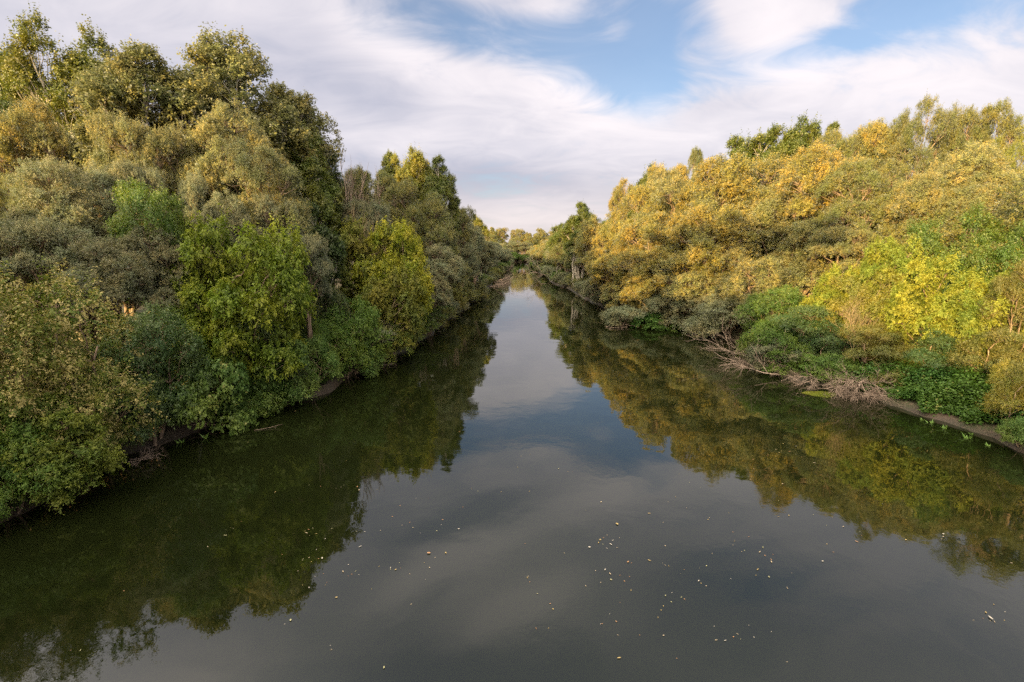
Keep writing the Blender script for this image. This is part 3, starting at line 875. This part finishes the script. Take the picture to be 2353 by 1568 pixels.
# trees of the left bank beside and behind the viewer: they keep the left bank and the river in shade
for i in range(11):
    put('willow', PROTO['willow'][i % 4], -23.5 - (i % 2) * 2, -52 + i * 6, 16 + (i * 7 % 3) * 0.7, 11, 'olive', 'willow of the left bank wood beside and behind the bridge', 'left bank wood by the bridge')
for i, (x, y, h) in enumerate([(-31, -32, 16), (-31, -18, 16), (-31, -4, 16), (-32, 8, 15.5), (-40, -20, 15), (-40, -2, 15), (-41, 14, 15), (-44, 28, 16), (-50, 44, 19), (-45, 54, 20), (-40, 62, 20), (-36, 74, 20)]):
    put('willow', PROTO['willow'][i % 4], x, y, h, 12, 'olive', 'willow of the left bank wood beside and behind the bridge', 'left bank wood by the bridge')


# ------------------------------------------------------------------ bare trees, dead branches
def branchy(seed, length, r0, levels=4, spread=0.55, up=0.15, kids=(4, 4, 3), direction=(0, 0, 1), wob=0.06, grav=0.0):
    rng = np.random.default_rng(seed)
    lines = []

    def grow(p, d, L, r, lev):
        n = 6 if lev == 0 else 5
        pts = [p]; q = p.copy(); dd = d.copy()
        for i in range(n - 1):
            dd = unit(dd + rng.normal(0, wob * 2.2, 3) + np.array([0, 0, up * 0.3 - grav * 0.3]))
            q = q + dd * L / (n - 1); pts.append(q)
        lines.append((np.array(pts), np.linspace(r, r * 0.3, n)))
        if lev + 1 >= levels: return
        for k in range(kids[min(lev, len(kids) - 1)]):
            t = rng.uniform(0.25, 1.0) * (n - 1.001); i = int(t)
            s = pts[i] + (pts[i + 1] - pts[i]) * (t - i)
            side = unit(np.cross(dd, rng.normal(size=3)))
            nd = unit(dd * (1 - spread) + side * spread + np.array([0, 0, up]))
            grow(s, nd, L * rng.uniform(0.4, 0.68), r * 0.45, lev + 1)
    grow(np.zeros(3), unit(np.array(direction, float)), length, r0, 0)
    return lines


def bare(name, label, cat, x, y, z, seed, length, r0, mat='dead', group=None, sides=5, fit=False, wide=0.8, **kw):
    ln = branchy(seed, length, r0, **kw)
    if fit:
        top = max(float(p[:, 2].max()) for p, r in ln); f = length / top
        ln = [(p * np.array([f * wide, f * wide, f]), r) for p, r in ln]
    me = tubes_mesh(name, ln, M[mat], sides)
    o = bpy.data.objects.new(name, me); COL.objects.link(o); o.location = (x, y, z)
    tag(o, label, cat, group)
    return o


x, y, z = at(800, 356, 49)
bare('dead_tree', 'tall leafless grey tree on the skyline beyond the dark poplar', 'tree', x, y, 1, 3, z - 1.0, 0.20, fit=True, kids=(9, 6, 4), levels=4, spread=0.42, up=0.5)
x, y, z = at(842, 372, 51)
bare('dead_tree', 'leafless tree right of the tall leafless grey one', 'tree', x, y, 1, 5, z - 1.0, 0.16, fit=True, kids=(8, 6, 4), levels=4, spread=0.4, up=0.5)
x, y, z = at(872, 440, 44)
bare('dead_tree', 'small dead tree glowing pink orange above the yellow maple', 'tree', x, y, 1, 8, z - 1.0, 0.12, fit=True, mat='tanwood', kids=(8, 7, 5), levels=4, spread=0.5, up=0.5)
x, y, z = at(1990, 655, 32)
bare('dead_bush', 'tan leafless bush with fine twigs standing among the green on the right bank', 'bush', x, y, 0.9, 9, z - 0.9, 0.06, fit=True, wide=1.2, mat='tanwood', kids=(10, 7, 6), levels=4, spread=0.5, up=0.35)

# driftwood tangle on the right bank
rg = random.Random(4)
for i in range(36):
    px = 1725 + i * 8.6 + rg.uniform(-8, 8)
    py = 838 + (px - 1720) * 0.29 + rg.uniform(-20, 10)
    x, y = on_water(px, py)
    a = rg.uniform(math.pi * 0.85, math.pi * 1.45)
    bare('dead_branch', 'bare grey brown branch in the driftwood tangle along the right bank', 'branch', x + 1.1, y + 0.6, 0.25 + rg.uniform(0, 0.8), 100 + i,
         rg.uniform(1.4, 2.8), rg.choice([0.03, 0.04, 0.05, 0.09]), group='driftwood tangle on the right bank', direction=(math.cos(a), math.sin(a) * 0.8, rg.uniform(-0.18, 0.1)),
         kids=(7, 5, 3), levels=4, spread=0.42, up=0.02, grav=0.10, wob=0.07, sides=4)
for i, (px, py, L, ang, lab) in enumerate([
    (2020, 925, 2.0, 120, 'bleached branches fanning from the right end of the tangle'),
    (1700, 832, 3.2, 175, 'fan of bare twigs reaching farthest over the water, left end of the tangle'),
    (1760, 872, 3.4, 178, 'thin bare bough lying flat on the water below the tangle'),
    (1925, 905, 2.2, -35, 'whitish stick lying beside the duckweed patch')]):
    x, y = on_water(px, py)
    x0 = x + (0.0 if i == 3 else 1.2)
    bare('dead_branch', lab, 'branch', x0, y + 0.3, 0.25, 160 + i, L, 0.06, direction=(math.cos(R(ang)), math.sin(R(ang)) * 0.5, 0.3 if i == 0 else 0.02),
         kids=(8, 5, 3), levels=3 if i == 3 else 4, spread=0.4, up=0.03, wob=0.06)


def log(label, px, py, L, r, yaw, pitch=0.0, seed=0, name='fallen_log', z=0.05, kids=(2, 2), mat='dead'):
    x, y = on_water(px, py)
    return bare(name, label, 'log', x, y, z, seed, L, r, mat=mat, direction=(math.cos(R(yaw)), math.sin(R(yaw)), math.tan(R(pitch))), kids=kids, levels=2 if len(kids) < 3 else 4, spread=0.5, up=0.03, wob=0.02, sides=7)


log('dark fallen trunk leaning from the soil bank into the cove', 1592, 766, 4.2, 0.16, 30, 14, 201)
log('shorter fallen trunk beside the dark one at the cove', 1608, 768, 3.0, 0.12, 22, 10, 202)
log('pale sticks afloat at the tip of the leafy spit', 1392, 752, 3.0, 0.07, 8, 0, 203, 'floating_stick', kids=(3, 2))
log('thin pale stick afloat beside the spit tip', 1400, 756, 2.2, 0.05, 12, 0, 204, 'floating_stick')
log('pale stick lying off the creeper patch in the cove', 1545, 759, 2.4, 0.06, 4, 0, 205, 'floating_stick')
log('forked log lying in the water below the far left willows', 1100, 674, 3.6, 0.13, 175, 2, 206, kids=(4, 3))
for i in range(6):
    log('bleached log in the driftwood pile on the far left waterline', 1122 + i * 5, 660 - i * 1.5, 2.6 + i % 3 * .5, 0.11, -8 + i * 9, i * 0.8, 210 + i, 'driftwood_log', kids=(5, 4, 3))['group'] = 'driftwood pile on the far left waterline'
for i in range(5):
    log('reddish branch of the second pile, beyond the bleached logs on the left', 1128 + i * 7, 649 - i * 2, 3.2, 0.10, 10 + i * 8, 1 + i, 220 + i, 'driftwood_log', kids=(5, 4, 3))['group'] = 'second driftwood pile on the left'
log('pale dead limb above the water at the river bend on the left', 1155, 622, 3.2, 0.15, 12, 4, 230, 'dead_limb', kids=(6, 5, 3))
log('dead limb slanting into the water below the far right willows', 1290, 644, 9, 0.18, 150, 14, 231, 'dead_limb', kids=(5, 4, 3))
log('twiggy debris at the foot of the low maple, near left shore', 300, 1062, 0.9, 0.03, 20, 4, 232, 'dead_branch', z=0.1, kids=(7, 5, 3))
log('dark twigs dipping in the water at the near left shore', 275, 1072, 0.9, 0.025, 0, 2, 233, 'dead_branch', z=0.15, kids=(7, 5, 3))
log('long thin stick on the water off the left bank', 585, 990, 1.3, 0.014, 25, 0, 234, 'floating_stick', z=0.02, kids=(1, 1))
log('bare twigs trailing under the fresh green shrub', 600, 952, 0.8, 0.025, 200, -2, 235, 'dead_branch', z=0.5, kids=(7, 5, 3))
log('bare branch trailing in the water beside the left bushes', 865, 842, 1.3, 0.035, 10, 1, 236, 'dead_branch', z=0.1, kids=(7, 5, 3))
log('bent bare pole standing out of the creeper by the cove', 1590, 750, 4.5, 0.06, 60, 62, 237, 'dead_branch', z=0.2, kids=(2, 1))


# ------------------------------------------------------------------ ground cover (stuff)
def carpet(name, pts_fn, n, leaf, hue, seed, height, mat, nl=7):
    rng = np.random.default_rng(seed)
    P0 = []
    while len(P0) < n:
        x, y, hh = pts_fn(rng)
        P0.append((x, y, ground_z(x, y), hh))
    P0 = np.array(P0)
    m = len(P0)
    hts = P0[:, 3:4] * height * rng.uniform(0.5, 1.15, (m, 1))
    t = rng.uniform(0.25, 1.0, (m, nl))
    lean = rng.normal(0, 0.22, (m, 1, 2)) * hts[:, :, None]
    P = np.empty((m, nl, 3))
    P[..., 0] = P0[:, 0:1] + lean[..., 0] * t; P[..., 1] = P0[:, 1:2] + lean[..., 1] * t; P[..., 2] = P0[:, 2:3] + t * hts
    P += rng.normal(0, 0.035, P.shape)
    a = rng.uniform(0, 2 * np.pi, (m, nl))
    U = np.stack([np.cos(a), np.sin(a), rng.normal(-0.15, 0.3, (m, nl))], -1)
    N = rng.normal(0, 0.4, U.shape) + np.array([0, 0, 1.0])
    ti = rng.normal(0.45, 0.2, (m, 1)) + rng.normal(0, 0.12, (m, nl))
    me = leaves_mesh(name, P.reshape(-1, 3), U.reshape(-1, 3), N.reshape(-1, 3), np.full(m * nl, leaf[0]) * rng.uniform(.6, 1.2, m * nl), np.full(m * nl, leaf[1]), ti.reshape(-1), mat)
    o = bpy.data.objects.new(name, me); COL.objects.link(o); o.color = (*HUE[hue], 1)
    return o


def nettle_pts(rng):
    y = rng.uniform(15, 31); d = rng.uniform(0.34, 7.5) + 0.35 * math.sin(y * 2.3) * math.sin(y * 0.9)
    k = 0.45 + 0.55 * min(1, d / 2.0) + 0.3 * math.sin(y * 1.7 + d) * math.sin(d * 1.3)
    return rx(y) + d, y, max(k, 0.25)


tag(carpet('nettle_bed', nettle_pts, 15000, (0.17, 0.10), 'nettle', 1, 0.95, M['herb'], 8), 'lush green nettles covering the right bank above the muddy shore', 'nettles', kind='stuff')


def left_pts(rng):
    y = rng.uniform(13, 60); d = rng.uniform(0.5, 6)
    return lx(y) - d, y, 0.6


tag(carpet('undergrowth', left_pts, 12000, (0.16, 0.09), 'green', 2, 0.9, M['herb'], 7), 'dark green undergrowth on the left bank beneath the trees', 'undergrowth', kind='stuff')


def right_pts(rng):
    y = rng.uniform(31, 62); d = rng.uniform(1.0, 7) + (2.5 if 40 < y < 50 else 0)
    return rx(y) + d, y, 0.6


tag(carpet('undergrowth', right_pts, 9000, (0.18, 0.10), 'green', 3, 0.9, M['herb'], 7), 'green undergrowth on the right bank beneath the willows', 'undergrowth', kind='stuff')


# ------------------------------------------------------------------ duckweed, water plants, floating leaves
def duckweed():
    rng = np.random.default_rng(3)
    c = on_water(1885, 906)
    n = 5200
    a = rng.uniform(0, 6.283, n); r = np.sqrt(rng.random(n)) * (1 + 0.12 * np.sin(3 * a) + 0.07 * np.sin(7 * a))
    P = np.stack([c[0] + np.cos(a) * r * 0.95, c[1] + np.sin(a) * r * 0.62, np.full(n, 0.008) + rng.uniform(0, 0.012, n)], -1)
    b = rng.uniform(0, 6.283, n)
    U = np.stack([np.cos(b), np.sin(b), np.zeros(n)], -1); N = np.tile([0, 0, 1.0], (n, 1)) + rng.normal(0, 0.08, (n, 3))
    me = leaves_mesh('duckweed', P, U, N, np.full(n, 0.06), np.full(n, 0.05), rng.normal(0.5, 0.2, n).clip(0, 0.85), M['herb'])
    o = bpy.data.objects.new('duckweed', me); COL.objects.link(o); o.color = (0.13, 0.17, 0.025, 1)
    tag(o, 'yellow green duckweed patch floating against the driftwood tangle', 'duckweed', kind='stuff')


duckweed()


def water_plant(px, py, n, h, label, seed, hue=(0.13, 0.24, 0.06)):
    rng = np.random.default_rng(seed)
    x, y = on_water(px, py)
    m = n * 2
    a = rng.uniform(0, 6.283, m)
    off = rng.normal(0, 0.03, (m, 2))
    P = np.stack([off[:, 0], off[:, 1], np.full(m, -0.05)], -1)
    U = np.stack([np.cos(a) * 0.5, np.sin(a) * 0.5, rng.uniform(0.5, 1.2, m)], -1)
    N = np.stack([-np.sin(a) * 0.4 + 0.2, np.cos(a) * 0.4 - 0.6, np.full(m, 0.6)], -1)
    me = leaves_mesh('blades', P, U, N, rng.uniform(0.6, 1.2, m) * h, np.full(m, 0.07), rng.uniform(0.3, 0.8, m), M['herb'])
    o = bpy.data.objects.new('water_plant', me); COL.objects.link(o); o.location = (x, y, 0); o.color = (*hue, 1)
    tag(o, label, 'plant', 'arrow leaved plants along the shallows')


for i, (px, py, n, h, lab) in enumerate([
    (2118, 966, 3, 0.18, 'smallest arrow leaved plant in the shallows, nearest the tangle'),
    (2140, 973, 4, 0.26, 'arrow leaved plant, second from the tangle in the right shallows'),
    (2170, 986, 4, 0.30, 'arrow leaved plant, third from the tangle in the right shallows'),
    (2222, 1008, 5, 0.34, 'arrow leaved plant, fourth from the tangle in the right shallows'),
    (2268, 1025, 4, 0.24, 'arrow leaved plant, nearest the right edge in the shallows'),
    (2232, 1000, 3, 0.26, 'arrow leaved plant just behind the fourth one'),
    (472, 1008, 5, 0.35, 'grassy water plant off the left bank, right of the other'),
    (415, 1018, 4, 0.28, 'grassy water plant close to the left mud'),
]):
    water_plant(px, py, n, h, lab, 300 + i)

# floating leaves: a curled blade each
def leaf_proto(seed, L, Wd):
    rng = np.random.default_rng(seed)
    v = []; f = []
    n = 5
    for i in range(n):
        t = i / (n - 1); wv_ = Wd * math.sin(math.pi * (0.08 + 0.86 * t)) ** 0.8 / 2
        cz = 0.012 + 0.03 * L * 10 * (t - 0.5) ** 2 * 0.4
        v += [(L * (t - 0.5), -wv_, cz + 0.01), (L * (t - 0.5), 0, cz), (L * (t - 0.5), wv_, cz + 0.01)]
    for i in range(n - 1):
        a = i * 3
        f += [(a, a + 1, a + 4, a + 3), (a + 1, a + 2, a + 5, a + 4)]
    me = bpy.data.meshes.new('floating_leaf'); me.from_pydata(v, [], f)
    return me


def dry_leaf_mat():
    m, t = new_mat('fallen_leaf')
    oi = t.node('ShaderNodeObjectInfo')
    p = t.node('ShaderNodeBsdfPrincipled'); t.l.new(oi.outputs['Color'], p.inputs['Base Color']); p.inputs['Roughness'].default_value = 0.6
    o = t.node('ShaderNodeOutputMaterial'); t.l.new(p.outputs[0], o.inputs[0])
    return m


M['fallen'] = dry_leaf_mat()
LP = [leaf_proto(i, l, wd) for i, (l, wd) in enumerate([(0.10, 0.03), (0.07, 0.035), (0.12, 0.025), (0.08, 0.05)])]
for me in LP: me.materials.append(M['fallen'])
rg = random.Random(12)
cols = [(0.42, 0.36, 0.25), (0.45, 0.43, 0.38), (0.38, 0.30, 0.12), (0.36, 0.21, 0.10), (0.36, 0.36, 0.20)]
nleaf = 0; drift = []
while nleaf < 270:
    u = rg.random()
    if u < 0.62: px, py = rg.gauss(1560, 300), rg.gauss(1270, 150)
    elif u < 0.85: px, py = rg.gauss(800, 200), rg.gauss(1180, 130)
    else: px, py = rg.uniform(50, 2300), rg.uniform(950, 1560)
    if drift and rg.random() < 0.45:
        q = rg.choice(drift); px, py = q[0] + rg.gauss(0, 26), q[1] + rg.gauss(0, 12)
    if not (10 < px < 2340 and 930 < py < 1560): continue
    x, y = on_water(px, py)
    if not (lx(y) + 1 < x < rx(y) - 1): continue
    o = bpy.data.objects.new('floating_leaf', LP[nleaf % 4]); COL.objects.link(o)
    o.location = (x, y, 0.0); o.rotation_euler = (0, 0, rg.uniform(0, 6.28))
    s = rg.choice([0.3, 0.35, 0.45, 0.5, 0.6, 0.9]) * (1.5 if rg.random() < 0.06 else 1)
    o.scale = (s, s, s)
    c = rg.choice(cols); o.color = (*c, 1)
    tag(o, 'small dry fallen leaf floating on the open dark water', 'leaf', 'fallen leaves afloat on the river')
    nleaf += 1; drift.append((px, py))
